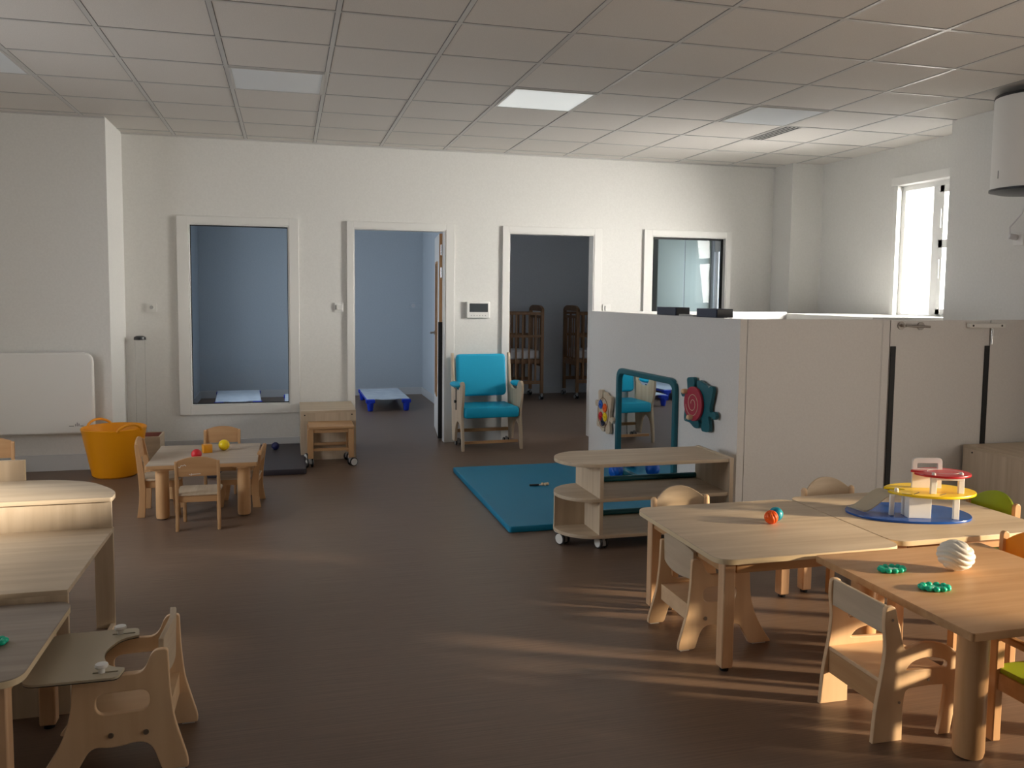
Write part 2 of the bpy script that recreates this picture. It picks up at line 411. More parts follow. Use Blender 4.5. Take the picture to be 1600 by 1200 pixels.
# unseen right-wall window shaped for the sun patches, and an added left window
struct(MB().box(5.0, 5.04, .78, 2.5, .35, .38).box(5.0, 5.04, .78, 2.5, 1.15, 1.17).box(5.0, 5.04, .3, 1.36, 1.87, 1.89).build('window_4', 'pvc', None, .002))
MB().box(5.03, 5.034, .78, 2.5, .35, 1.17).build('sun_filter', 'blind', bpy.data.objects['window_4'], 0)  # unseen filter pane, added to weaken the sun on tables and floor
struct(MB().box(-3.27, -3.23, 3.7, 5.3, 1.0, 1.05).box(-3.27, -3.23, 3.7, 5.3, 2.05, 2.1).box(-3.27, -3.23, 4.47, 4.53, .95, 2.25).build('fill_window_left', 'pvc', None, .002))  # unseen window added to let fill light in from the left
# crib-room window
w7 = struct(MB().box(5.40, 5.46, 9.0, 9.05, 1.0, 2.2).box(5.40, 5.46, 10.01, 10.06, 1.0, 2.2).box(5.40, 5.46, 9.05, 10.01, 1.0, 1.05).box(5.40, 5.46, 9.05, 10.01, 2.15, 2.2).box(5.39, 5.45, 9.9, 9.93, 1.05, 2.15).build('window_7', 'pvc', None, .002))
MB().box(5.37, 5.39, 9.8, 10.06, 2.02, 2.2).build('blind', 'grey', w7, 0)

# ------------------------------------------------------------------ low partition of the changing room
PX, PY, PZ = 2.68, 4.67, 1.31
RP = Matrix.Translation((PX, PY, 0)) @ Matrix.Rotation(math.radians(2.95), 4, 'Z') @ Matrix.Translation((-PX, -PY, 0))
def on_part(o):
    o.matrix_world = RP @ Matrix.Translation(o.location) @ o.rotation_euler.to_matrix().to_4x4(); return o
pl = struct(MB().box(PX, PX + .05, PY, 7.005, 0, PZ).xf(RP).build('wall_partition_left', 'part', None, .001))
pf = struct(MB().box(PX + .052, 3.745, PY, PY + .05, 0, PZ).build('wall_partition_front', 'part', None, .001))
MB().box(3.695, 3.70, PY - .002, PY, .02, PZ).box(3.70, 3.75, PY - .004, PY, .02, PZ).build('jamb_cover', 'part', pf, .0005)
struct(MB().box(4.545, 4.95, PY, PY + .05, 0, PZ).build('wall_partition_right', 'part', None, .001))
struct(MB().box(2.61, 4.46, 6.95, 7.0, 0, PZ).build('wall_partition_rear', 'part', None, .001))
struct(MB().box(4.46, 5.36, 5.75, 7.2, 1.1, 1.295).build('trim_1', 'frame', None, .003))
d3 = struct(MB().box(3.76, 4.535, PY, PY + .04, .03, PZ - .003).build('door_3', 'part', None, .001))
MB().box(3.762, 3.800, PY - .008, PY, .02, 1.138).build('finger_guard', 'black', d3, .001, label='black finger guard')
MB().box(4.50, 4.537, PY - .008, PY, .02, 1.138).build('finger_guard', 'black', d3, .001, label='black finger guard')
h = MB().cyl((3.835, PY, 1.272), (3.835, PY - .008, 1.272), .026).cyl((3.985, PY, 1.27), (3.985, PY - .008, 1.27), .026).cyl((3.835, PY, 1.272), (3.835, PY - .045, 1.272), .010)
h.tube([(3.835, PY - .045, 1.272), (3.90, PY - .046, 1.27), (4.02, PY - .046, 1.266)], .008).build('handle', 'steel', d3, 0, label='brushed steel lever handle')
MB().box(4.345, 4.63, PY - .035, PY - .002, 1.258, 1.288).build('door_closer', 'white', d3, .004, label='slim white door closer')
for x in (4.37, 4.60): MB().cyl((x, PY - .036, 1.273), (x, PY - .03, 1.273), .007).build('closer_screw', 'dark', d3, 0)
MB().cyl((4.545, PY - .012, 1.15), (4.545, PY - .012, 1.25), .007).box(4.545, 4.56, PY - .006, PY, 1.15, 1.19).build('hinge', 'chrome', d3, 0, label='steel hinge')

# ------------------------------------------------------------------ ceiling fittings
LG = 'square recessed ceiling lights'
def clight(x, y, lit, label):
    t = thing('ceiling_light', label, 'ceiling light', (x, y, CH), 0, LG)
    m = MB(); holed(m, -.288, .288, -.288, .288, [(-.272, .272, -.272, .272)], lambda a, b, c, d: m.box(a, b, c, d, -.009, 0))
    m.build('frame', 'grid', t, .001)
    MB().box(-.272, .272, -.272, .272, -.006, -.001).build('diffuser', 'difflit' if lit else 'diff', t, 0)
clight(-.0465, 5.824, 0, 'pale square ceiling light panel above the tall interior window')
clight(1.7535, 5.824, 1, 'brightest square ceiling light panel, near the middle of the ceiling')
clight(3.5535, 5.824, 0, 'pale square ceiling light panel beside the slotted air vent')
clight(-1.8465, 5.824, 0, 'pale square ceiling light panel cut by the left edge')
t = thing('ceiling_vent', 'slotted air vent strip in the ceiling tiles near the alcove', 'vent', (3.94, 6.43, CH))
MB().box(-.075, .075, -.285, .285, -.003, 0).build('backing', 'duct', t, 0)
m = MB()
for x in (-.075, -.042, -.008, .028, .063): m.box(x, x + .012, -.285, .285, -.0045, -.002)
m.build('slat', 'grid', t, 0, kind='stuff')

# ------------------------------------------------------------------ wall fittings
def plate_sq(name, label, cat, x, z, w, hh, y=YB, group=None):
    t = thing(name, label, cat, (x, y, z), 0, group)
    MB().plate(fillet([(-w / 2, -hh / 2, .008), (w / 2, -hh / 2, .008), (w / 2, hh / 2, .008), (-w / 2, hh / 2, .008)], 3), .012, XZ(-.0122)).build('cover_plate', 'white', t, .001)
    return t
t = plate_sq('wall_socket', 'white wall socket left of the tall interior window', 'socket', -1.164, 1.30, .085, .085)
MB().cyl((0, -.0125, 0), (0, -.018, 0), .022).build('socket_ring', 'white', t, .001)
MB().cyl((0, -.0175, 0), (0, -.0190, 0), .016).build('socket_well', 'grey', t, 0)
t = plate_sq('light_switch', 'white light switch between the tall window and the left doorway', 'switch', .468, 1.31, .085, .085)
MB().box(-.022, .03, -.020, -.012, -.025, .025).build('rocker', 'white', t, .002)
MB().box(-.037, -.03, -.0135, -.012, -.02, .02).build('label_strip', 'grey', t, 0)
t = plate_sq('light_switch', 'white light switch just above the partition, right of the crib room doorway', 'switch', 3.135, 1.315, .085, .085)
MB().box(-.022, .03, -.020, -.012, -.025, .025).build('rocker', 'white', t, .002)
t = thing('intercom', 'white video intercom panel on the wall above the turquoise armchair', 'intercom', (1.795, YB, 1.293))
MB().box(-.115, .115, -.032, 0, -.080, .080).build('housing', 'white', t, .006)
MB().box(-.088, .095, -.0345, -.030, -.022, .062).build('screen', 'screen', t, .001, label='dark grey display')
m = MB()
for k in range(6): m.cyl((-.07 + .028 * k, -.033, -.055), (-.07 + .028 * k, -.031, -.055), .005, n=10)
m.build('button', 'grey', t, 0, kind='stuff')
t = thing('wall_socket', 'faint blue-painted socket on the far wall of the left dormitory', 'socket', (1.78, 12.1, 1.27))
MB().box(-.09, .09, -.012, 0, -.05, .05).build('cover_plate', 'wallA', t, .003)
MB().cyl((-.045, -.015, 0), (-.045, -.01, 0), .03).build('socket_ring', 'wallB', t, 0)
# clear tube hanging under a dark cap
t = thing('sensor_post', 'clear upright tube with a dark round cap standing by the left corner', 'post', (-1.255, 8.03, 0))
MB().lathe([(0, 1.052), (.03, 1.05), (.048, 1.04), (.05, 1.025), (.05, 1.015), (0, 1.015)]).build('cap', 'dark', t, 0)
MB().lathe([(.042, 0), (.042, 1.015), (.039, 1.015), (.039, 0), (.042, 0)], n=32).build('tube', 'acrylic', t, 0)
# radiator
t = thing('radiator', 'large grey-white electric radiator on the left wall with rounded corners', 'radiator', (-2.15, 7.36, .63))
MB().plate(fillet([(-.62, -.32, .07), (.655, -.32, .07), (.655, .325, .09), (-.62, .325, .07)], 8), .05, XZ(-.025), bevel=.012).build('panel', 'white', t, 0)
MB().box(-.5, .5, .024, .07, -.2, .2).build('wall_bracket', 'grey', t, .002)
m = MB(); m.box(.47, .505, -.0265, -.0248, -.262, -.258); m.box(.55, .575, -.0265, -.0248, -.262, -.258)
for k, hh in enumerate((.02, .03, .022)): m.box(.515 + .012 * k, .519 + .012 * k, -.0265, -.0248, -.262, -.262 + hh)
m.build('badge', 'dark', t, 0, label='small dark maker mark')

# ------------------------------------------------------------------ furniture builders
def caster(parent, x, y, z, r=.035, cap='white', rot=0):
    mt = Matrix.Translation((x, y, z)) @ Matrix.Rotation(rot, 4, 'Z')
    c = MB(); c.cyl((0, 0, -.005), (0, 0, -.03), .012); c.box(-.012, .012, -.012, .03, -.05, -.02)
    o = c.xf(mt).build('caster', 'grey', parent, .002)
    wz = -(z - r) if z > r else -.04
    for sx, h0 in ((-.026, -.030), (.013, .025)):
        MB().cyl((sx, .018, -z + r), (sx + .013, .018, -z + r), r).xf(mt).build('tyre', 'dark', o, .002)
        MB().cyl((h0, .018, -z + r), (h0 + .005, .018, -z + r), r * .8).xf(mt).build('hub_cap', cap, o, .001)

def rect_table(name, label, x0, x1, y0, y1, z, top, legs, group=None, r=.08, t=.022, sq=True, edge='edge', inset=.045, legw=.05, apr=True, legmat='beechleg'):
    T = thing(name, label, 'table', ((x0 + x1) / 2, (y0 + y1) / 2, 0), 0, group)
    a, b = (x1 - x0) / 2, (y1 - y0) / 2
    ol = fillet([(-a, -b, r), (a, -b, r), (a, b, r), (-a, b, r)], 8)
    MB().plate(ol, t, XY(z - t), bevel=.001).build('tabletop', [top], T, 0)
    ol2 = fillet([(-a - .0006, -b - .0006, r), (a + .0006, -b - .0006, r), (a + .0006, b + .0006, r), (-a - .0006, b + .0006, r)], 8)
    MB().plate(ol2, t - .004, XY(z - t + .001), holes=[fillet([(-a + .002, -b + .002, r), (a - .002, -b + .002, r), (a - .002, b - .002, r), (-a + .002, b - .002, r)], 8)]).build('edge_band', edge, T, 0)
    for sx in (-1, 1):
        for sy in (-1, 1):
            lx, ly = sx * (a - inset - legw / 2), sy * (b - inset - legw / 2)
            if sq:
                lg = MB().box(lx - legw / 2, lx + legw / 2, ly - legw / 2, ly + legw / 2, .014, z - t).build('leg', legmat, T, .006)
                MB().cyl((lx, ly, 0), (lx, ly, .018), .017).build('foot', 'black', lg, 0)
            else:
                lg = MB().lathe([(legw / 2 * .92, .006), (legw / 2 * 1.0, .02), (legw / 2, z - t - .02), (legw / 2, z - t - .012)], (lx, ly, 0), 32).build('leg', legmat, T, 0)
                MB().cyl((lx, ly, z - t - .014), (lx, ly, z - t), legw * .95, n=36).build('mounting_disc', legmat, lg, .002)
                MB().cyl((lx, ly, 0), (lx, ly, .007), .03).build('foot', 'black', lg, 0)
    if apr:
        i = inset + .008; hh = .052
        m = MB(); m.box(-a + i + legw, a - i - legw, -b + i, -b + i + .02, z - t - hh, z - t); m.box(-a + i + legw, a - i - legw, b - i - .02, b - i, z - t - hh, z - t)
        m.box(-a + i, -a + i + .02, -b + i + legw, b - i - legw, z - t - hh, z - t); m.box(a - i - .02, a - i, -b + i + legw, b - i - legw, z - t - hh, z - t)
        m.build('apron', 'beechx', T, .002)
    return T
TG = 'big oak-topped tables pushed together'
rect_table('activity_table', 'pale oak table with rounded corners carrying the orange and turquoise balls', 1.56, 2.378, 2.815, 3.625, .46, 'oakx', 1, TG)
rect_table('activity_table', 'pale oak table carrying the blue, yellow and red toy garage', 2.384, 3.205, 2.875, 3.66, .46, 'oakx', 1, TG)
T5 = rect_table('activity_table', 'grey-topped low table with rounded corners in the left foreground', -1.35, -.708, 2.475, 3.09, .40, 'greytop', 1, None, r=.07)
T2 = rect_table('beech_table', 'beech table on thick round legs with the white ribbed ball', 1.955, 2.72, 2.015, 2.795, .46, 'beechx', 1, None, r=.012, t=.026, sq=False, edge='beechx', inset=.08, legw=.094, apr=False, legmat='legcol')
T4 = rect_table('toddler_table', 'small oak-topped table on thick round legs by the yellow tub', -.865, -.198, 5.62, 6.33, .36, 'oakgrey', 1, None, r=.01, t=.026, sq=False, edge='beechx', inset=.045, legw=.082, apr=False, legmat='legcol')

# --- plywood side chair (low side panels with handle slots)
SC = [(.086, .380, .012), (.052, .380, .012), (.048, .264, .03), (.038, .165, .03), (.022, .107, .03), (.0, .03, .02), (.0, .004, .006), (.074, .004, .012), (.100, .085, .03), (.135, .104, .03),
      (.21, .088, .05), (.268, .100, .03), (.300, .045, .03), (.322, .004, .012), (.425, .004, .012), (.392, .049, .03), (.347, .125, .04), (.322, .209, .04), (.316, .314, .012), (.184, .312, .01), (.122, .310, .03), (.100, .366, .01)]
SLOT = [(.105, .198, .03), (.255, .194, .03), (.255, .258, .03), (.105, .262, .03)]
def side_chair(name, label, loc, rotz, w=.30, tray=False, group=None):
    t = thing(name, label, 'chair', loc, rotz, group); W = w / 2
    for s in (-1, 1):
        y = -W if s < 0 else W - .018
        sp = MB().plate(fillet(SC, 5), .018, XZ(y), holes=[fillet(SLOT, 6)], bevel=.003).build('side_panel', 'ply', t, 0)
        yy = -W - .003 if s < 0 else W - .001
        for bx, bz in ((.214, .130), (.117, .130)): MB().cyl((bx, yy, bz), (bx, yy + .004, bz), .008, n=14).build('bolt', 'steel', sp, 0)
        for g0, g1 in ((.01, .05), (.34, .40)): MB().box(g0, g1, y + .004, y + .014, 0, .005).build('glide', 'white', sp, 0)
    Wi = W - .018
    MB().plate(fillet([(-Wi, .055), (Wi, .055), (Wi, .33), (-Wi, .33)]), .016, Matrix(((0, 1, 0, 0), (1, 0, 0, 0), (0, 0, 1, .165), (0, 0, 0, 1)))).build('seat', 'plyx', t, .002)
    MB().box(.055, .07, -Wi, Wi, .11, .166).build('seat_rail', 'plyx', t, .002)
    # curved backrest
    m = MB(); n = 14; rows = []
    for k in range(n + 1):
        a = -1 + 2 * k / n; y = a * Wi
        bx = .068 - .016 * (1 - a * a); zt = .392 + .034 * math.sqrt(max(0, 1 - (a * .93) ** 2))
        rows.append([(bx, y, .29 - .012 * (1 - a * a)), (bx - .004, y, zt), (bx + .012, y, zt), (bx + .016, y, .29 - .012 * (1 - a * a))])
    vs = [[m.bm.verts.new(p) for p in r] for r in rows]
    for r0, r1 in zip(vs[:-1], vs[1:]):
        for i in range(4): m.bm.faces.new((r0[i], r0[(i + 1) % 4], r1[(i + 1) % 4], r1[i]))
    m.bm.faces.new(vs[0]); m.bm.faces.new(list(reversed(vs[-1])))
    m.build('backrest', 'oaky', t, .002)
    if tray:
        ol = fillet([(.445, -.19, .05), (.445, .19, .05), (.185, .19, .02), (.175, .125, .006), (.225, .105, .03), (.262, .0, .09), (.225, -.105, .03), (.175, -.125, .006), (.185, -.19, .02)], 7)
        tr = MB().plate(ol, .007, XY(.317), holes=[fillet([(.19, -.152, .004), (.26, -.152, .004), (.26, -.142, .004), (.19, -.142, .004)], 3), fillet([(.19, .142, .004), (.26, .142, .004), (.26, .152, .004), (.19, .152, .004)], 3)]).build('tray', 'tray', t, .0008, label='grey laminate tray with a dark edge')
        ol = [(p[0] * 1.0, p[1]) for p in ol]
        MB().plate(ol, .003, XY(.3145)).build('tray_edge', 'dark', tr, 0)
        for s in (-1, 1):
            MB().cyl((.235, s * .147, .324), (.235, s * .147, .340), .009).lathe([(.0, .340), (.017, .340), (.019, .345), (.017, .351), (0, .353)], (.235, s * .147, 0), 20).build('knob', 'white', tr, 0, label='white tray knob')
    return t
side_chair('plywood_chair', 'plywood chair with slotted sides tucked under the oak table with two balls', (1.53, 3.235, 0), 0, .315)
side_chair('tray_chair', 'plywood baby chair with a grey tray in the left foreground', (-.305, 2.80, 0), PI, .30, True)

# --- beech armchair with arched armrests
AC = [(.0, .0, 0), (.112, .0, 0), (.110, .10, .02), (.118, .172, .02), (.20, .176, .04), (.278, .172, .008), (.274, .11, .03), (.254, .0, 0), (.300, .0, 0), (.316, .09, .03), (.330, .19, .03), (.328, .262, .03),
      (.285, .305, .04), (.19, .328, .06), (.108, .306, .008), (.080, .40, .03), (.066, .455, .014), (.030, .455, .014), (.026, .40, .03), (.038, .32, .04), (.028, .23, .05), (.008, .12, .05)]
AS = [(.115, .236, .006), (.19, .232, .03), (.276, .230, .010), (.278, .254, .02), (.20, .276, .05), (.138, .262, .02)]
def arch_chair(name, label, loc, rotz):
    t = thing(name, label, 'chair', loc, rotz); W = .15
    for s in (-1, 1):
        y = -W if s < 0 else W - .018
        sp = MB().plate(fillet(AC, 5), .018, XZ(y), holes=[fillet(AS, 5)], bevel=.003).build('side_panel', 'ply', t, 0)
        yy = -W - .002 if s < 0 else W - .001
        for bx, bz in ((.056, .41), (.205, .196), (.095, .13)): MB().cyl((bx, yy, bz), (bx, yy + .003, bz), .0045, n=12).build('screw', 'steel', sp, 0)
    Wi = W - .018
    MB().box(.028, .30, -Wi, Wi, .195, .211).build('seat', 'plyx', t, .002)
    MB().box(.028, .044, -Wi, Wi, .115, .2).build('seat_rail', 'beechy', t, .002)
    MB().box(.034, .048, -Wi, Wi, .36, .455).build('backrest', 'oaky', t, .003)
    # round padded side seen past the backrest
    return t
arch_chair('arch_chair', 'beech chair with arched armrests at the table with the white ribbed ball', (1.828, 2.42, 0), 0)

# --- plain toddler chair (faces +y in its own space)
def toddler_chair(label, loc, rotz, group):
    t = thing('toddler_chair', label, 'chair', loc, rotz, group); W = .125
    for s in (-1, 1):
        ol = fillet([(-.025, 0, .004), (.022, 0, .004), (.030, .15, .05), (.022, .27, .05), (-.012, .43, .01), (-.034, .43, .01), (-.014, .24, .05), (-.008, .12, .05)], 5)
        MB().plate(ol, .018, YZ(-W - .004 if s < 0 else W - .014), bevel=.002).build('back_leg', 'beechz', t, 0)
        ol = fillet([(.20, 0, .004), (.235, 0, .004), (.225, .15, .04), (.225, .205, .01), (.18, .205, .01), (.185, .12, .04)], 5)
        MB().plate(ol, .018, YZ(-W - .004 + .02 if s < 0 else W - .034), bevel=.002).build('front_leg', 'beechz', t, 0)
    MB().plate(fillet([(-W + .006, -.005, .01), (W - .006, -.005, .01), (W + .004, .24, .03), (-W - .004, .24, .03)], 6), .013, XY(.212), bevel=.003).build('seat', 'oaky', t, 0, label='grey-beige moulded seat')
    MB().box(-W + .015, W - .015, .0, .014, .172, .212).box(-W + .015, W - .015, .19, .204, .165, .212).box(-W + .014, -W + .026, .014, .19, .17, .212).box(W - .026, W - .014, .014, .19, .17, .212).build('seat_rail', 'beechx', t, .001)
    ol = fillet([(-W + .012, .335, .004), (W - .012, .335, .004), (W - .012, .432, .004), (W * .35, .455, .06), (-W * .35, .455, .06), (-W + .012, .432, .004)], 8)
    MB().plate(ol, .010, Matrix(((1, 0, 0, 0), (0, -.13, 1, .035 - .012), (0, 1, .13, 0), (0, 0, 0, 1)))).build('backrest', 'beechx', t, .002)
    return t
G4 = 'beech toddler chairs around the small table'
tc = toddler_chair('beech toddler chair nearest the camera at the small table, backrest with white marks', (-.535, 5.39, 0), 0, G4)
# white pen marks on the near backrest
m = MB()
for a, b in (((-.105, .398), (-.098, .392)), ((-.098, .392), (-.090, .406)), ((-.09, .406), (-.078, .404)), ((-.078, .404), (-.07, .41)), ((-.07, .41), (-.062, .402)), ((-.045, .350), (-.03, .345)), ((-.03, .345), (-.032, .356)), ((-.028, .35), (.02, .352))):
    m.bar((a[0], -.036, a[1]), (b[0], -.036, b[1]), .003, .002, (0, 1, 0))
m.build('pen_mark', 'white', tc, 0, kind='stuff')
tc2 = toddler_chair('beech toddler chair on the yellow tub side of the small table', (-.915, 5.885, 0), -PI / 2, G4)
copytree(tc2, (-.475, 6.53, 0), PI, 'beech toddler chair behind the small table, facing the camera', G4)
tcr = copytree(tc2, (-.20, 6.0, 0), PI / 2 - .1, 'beech toddler chair on the right side of the small table, turned askew', G4)
tcr.scale = (1, 1.1, .9); tc2.scale = (1, 1, 1.1)
copytree(tc2, (-1.83, 6.0, 0), math.radians(-172), 'beech toddler chair half cut off at the left edge beneath the radiator', None)

# --- post chair with bowed backrest
def post_chair(label, loc, rotz, col='oakx', group=None, seatcol='oakx', arms=False, zb=.0):
    t = thing('post_chair', label, 'chair', loc, rotz, group); W = .14
    for s in (-1, 1):
        x = s * W
        if arms:
            MB().plate(fillet([(-.02, 0, .004), (.02, 0, .004), (.018, .49, .02), (-.016, .49, .02)], 5), .02, YZ(x - .01), bevel=.003).build('back_leg', 'beechz', t, 0)
        else:
            MB().tube([(x, -.01, .003), (x, .0, .2), (x, .0, .40), (x, -.004, .455)], .0155, 16).sph((x, -.004, .457), .0155, 16).build('back_leg', 'ply', t, 0)
        MB().box(x - .016, x + .016, .22, .25, .003, .235 if not arms else .36).build('front_leg', 'beechz', t, .004)
        if arms: MB().box(x - .014, x + .014, -.0, .25, .345, .37).build('armrest', 'beechy', t, .006)
    MB().plate(fillet([(-W + .004, -.0, .02), (W - .004, -.0, .02), (W + .0, .25, .03), (-W - .0, .25, .03)], 5), .016, XY(.235), bevel=.003).build('seat', seatcol, t, 0)
    MB().box(-W + .016, W - .016, .006, .02, .18, .235).box(-W + .016, W - .016, .228, .242, .18, .235).box(-W - .006, -W + .008, .02, .22, .18, .235).box(W - .008, W + .006, .02, .22, .18, .235).build('seat_rail', 'beechx', t, .001)
    m = MB(); n = 20; vs = []
    for k in range(n + 1):
        a = -1 + 2 * k / n; x = a * (W - .008); yb = -.006 - .035 * (1 - a * a)
        zt = .455 + .062 * (1 - abs(a) ** 2.2); zl = .345
        vs.append([m.bm.verts.new(p) for p in ((x, yb, zl), (x, yb, zt), (x, yb + .010, zt), (x, yb + .010, zl))])
    for r0, r1 in zip(vs[:-1], vs[1:]):
        for i in range(4): m.bm.faces.new((r0[i], r0[(i + 1) % 4], r1[(i + 1) % 4], r1[i]))
    m.bm.faces.new(vs[0]); m.bm.faces.new(list(reversed(vs[-1])))
    m.build('backrest', col, t, .002)
    return t
post_chair('pale wooden chair with a bowed backrest behind the oak table, nearest the wheeled shelf', (1.855, 3.75, 0), PI, 'oakx')
post_chair('pale wooden chair with a bowed backrest behind the table with the toy garage', (2.70, 3.77, 0), PI, 'oakx')
post_chair('chair with a lime green backrest beyond the toy garage', (3.31, 3.335, 0), PI / 2, 'green', None, 'green', True)
post_chair('chair with an orange backrest cut off at the right edge', (2.875, 2.685, 0), PI / 2, 'orangeseat', None, 'orangeseat', True)
post_chair('wooden armchair with a lime green seat in the lower right corner', (2.375, 1.965, 0), 0, 'green', None, 'green', True)

# --- desk with raised curved shelf, left foreground
t = thing('play_counter', 'pale oak play counter with a low desk and a raised curved shelf, left edge', 'counter', (-.73, 3.1, 0))
X0 = -.95
MB().box(X0, .0, 0, .80, .417, .435).build('desktop', 'oakx', t, .001)
MB().box(-.22, -.0, -.0005, .018, .0, .417).build('front_leg_panel', 'oakz', t, .001)
MB().box(X0, -.22, -.0005, .018, .33, .417).build('front_apron', 'oakx', t, .001)
MB().box(-.075, -.0, .775, .793, 0, .417).build('rear_leg', 'oakz', t, .001)
MB().box(-.018, -.0, .70, .775, .0, .02).build('floor_rail', 'oaky', t, .001)
MB().box(X0, -.006, .79, .806, .417, .551).build('shelf_apron', 'oakz', t, .001)
ol = fillet([(X0, .775), (.0, .775, .012), (-.0, .90, .12), (-.20, 1.20, .28), (X0, 1.23)], 12)
MB().plate(ol, .018, XY(.551), bevel=.001).build('upper_shelf', 'oakx', t, 0)
MB().box(X0, -.447, 1.20, 1.218, 0.0, .665).build('rear_panel', 'oakz', t, .001)
MB().box(-.447, -.4455, 1.20, 1.218, .569, .665).build('panel_edge', 'edge', t, 0)
for x, z in ((-.05, .39), (-.05, .035)): MB().cyl((x, -.002, z), (x, .004, z), .006, n=14).build('cam_lock', 'black', t, 0)

# --- wheeled open shelf
t = thing('wheeled_shelf', 'low oak open shelf on white-capped casters with a rounded end', 'shelf', (0, 0, 0))
def rb(z, th=.02, x1=2.505, name='shelf_board', r=True):
    ol = [Vector((x1, 4.445)), Vector((x1, 4.87))] + [Vector((1.715 + .2125 * math.cos(a), 4.6575 + .2125 * math.sin(a))) for a in [PI / 2 + PI * k / 28 for k in range(29)]]
    MB().plate(ol, th, XY(z - th), bevel=.001).build(name, 'oakx', t, 0)
rb(.497, name='top_board'); rb(.297); rb(.087, name='base_board')
for z0, z1 in ((.087, .277), (.297, .477)): MB().box(1.700, 1.722, 4.448, 4.868, z0, z1).build('divider', 'oakz', t, .001)
MB().box(2.505, 2.53, 4.435, 4.872, .065, .502).build('side_panel', 'oakz', t, .001)
MB().box(1.512, 1.700, 4.70, 4.716, .087, .277).build('rear_panel', 'oakz', t, .001)
MB().tube([(1.725, 4.865, .314), (2.503, 4.865, .314)], .017).build('back_roll', 'tealdark', t, 0, label='dark teal padded roll')
MB().tube([(1.725, 4.865, .104), (2.503, 4.865, .104)], .017).build('back_roll', 'tealdark', t, 0, label='dark teal padded roll')
for x, y, r in ((1.545, 4.60, .5), (1.735, 4.475, .25), (2.44, 4.48, .1), (2.44, 4.83, 0), (1.60, 4.82, .4)): caster(t, x, y, .068, .036, 'white', r)

# --- cube and stool by the left doorway
t = thing('storage_cube', 'tall oak storage cube against the wall left of the doorway', 'cube', (.335, 7.76, 0))
MB().box(-.235, .235, -.30, .315, .408, .428).build('top', 'oakx', t, .001)
MB().box(-.235, -.217, -.30, .315, 0, .408).build('side_panel', 'oakz', t, .001)
MB().box(.217, .235, -.30, .315, 0, .408).build('side_panel', 'oakz', t, .001)
MB().box(-.217, .217, -.298, -.28, 0, .408).build('front_panel', 'oakz', t, .001)
for x in (-.20, .20): MB().cyl((x, -.303, .39), (x, -.295, .39), .006, n=12).build('cam_lock', 'black', t, 0)
t = thing('wheeled_stool', 'small beech stool on casters in front of the storage cube', 'stool', (.335, 7.275, 0))
MB().box(-.175, .195, -.165, .165, .320, .340).build('seat', 'beechx', t, .003)
for sx in (-1, 1):
    for sy in (-1, 1):
        MB().box(sx * .165 - .022 + .005, sx * .165 + .022 + .005, sy * .138 - .02, sy * .138 + .02, .075, .320).build('leg', 'beechz', t, .002)
m = MB()
for z0, z1 in ((.288, .318), (.135, .158)):
    for y in (-.138, .138): m.box(-.14, .15, y - .008, y + .008, z0, z1)
    for x in (-.16, .17): m.box(x - .008, x + .008, -.12, .12, z0, z1)
m.build('rail', 'beechx', t, .001)
for x, y, r in ((-.165, -.138, .2), (-.165, .12, .4), (.165, -.138, -1.1), (.15, .10, -1.0)): caster(t, x, y, .08, .036, 'white', r)
# --- cabinet at the right
t = thing('low_cabinet', 'low oak cabinet against the partition at the right edge', 'cabinet', (4.65, 4.1, 0))
MB().box(-.30, .28, -.5, .55, .46, .48).build('top', 'oaky', t, .001)
MB().box(-.30, -.28, -.5, .55, 0, .46).build('side_panel', 'oakz', t, .001)
MB().box(.26, .28, -.5, .55, 0, .46).build('side_panel', 'oakz', t, .001)
MB().box(-.28, .26, -.498, -.48, .03, .45).build('front_panel', 'oakz', t, .001)
MB().box(-.28, .26, .53, .548, .0, .46).build('rear_panel', 'oakz', t, .001)
MB().cyl((-.302, .47, .44), (-.298, .47, .44), .006, n=12).build('cam_lock', 'black', t, 0)

# --- turquoise armchair
t = thing('armchair', 'turquoise cushioned feeding armchair with pale wooden side panels', 'armchair', (1.83, 7.60, 0), math.radians(3))
AP = [(-.02, 0, .01), (.012, 0, .01), (.03, .10, .04), (.055, .22, .05), (.16, .27, .05), (.24, .20, .05), (.27, .06, .03), (.275, .05, .01), (.36, .05, .01), (.385, .20, .05), (.40, .40, .05), (.44, .88, .012), (.405, .88, .012), (.36, .60, .04),
      (.29, .545, .05), (.13, .55, .03), (.075, .63, .025), (.015, .645, .03), (-.03, .62, .03), (-.02, .48, .05), (.03, .36, .06), (.0, .20, .06), (-.02, .08, .03)]
for s in (-1, 1):
    x = -.295 if s < 0 else .270
    sp = MB().plate(fillet(AP, 5), .025, YZ(x), bevel=.004).build('side_panel', 'oakz', t, 0)
    if s < 0: MB().box(-.301, -.295, .20, .215, .36, .56).build('slot', 'dark', sp, 0); MB().cyl((-.318, .20, .44), (-.295, .20, .44), .014).build('adjuster_knob', 'dark', sp, .002)
    MB().sph((s * .30, .20, .60), 1, 24, (.05, .14, .028)).build('armrest_pad', 'tealup', t, 0, label='turquoise arm pad')
    caster(t, s * .24, .33, .075, .028, 'grey', 0)
m = MB().plate(fillet([(-.265, .0, .03), (.265, .0, .03), (.265, .44, .04), (-.265, .44, .04)], 6), .10, XY(.30), bevel=.022); m.xf(Matrix.Translation((0, 0, .0)))
m.build('seat_cushion', 'tealup', t, 0)
bk = Matrix.Translation((0, .345, .47)) @ Matrix.Rotation(math.radians(-7), 4, 'X')
MB().plate(fillet([(-.245, 0, .05), (.245, 0, .05), (.245, .405, .04), (-.245, .405, .04)], 6), .07, bk @ XZ(0), bevel=.02).build('back_cushion', 'tealup', t, 0)
MB().box(-.27, .27, .36, .39, .12, .15).build('rear_crossbar', 'beechx', t, .003)
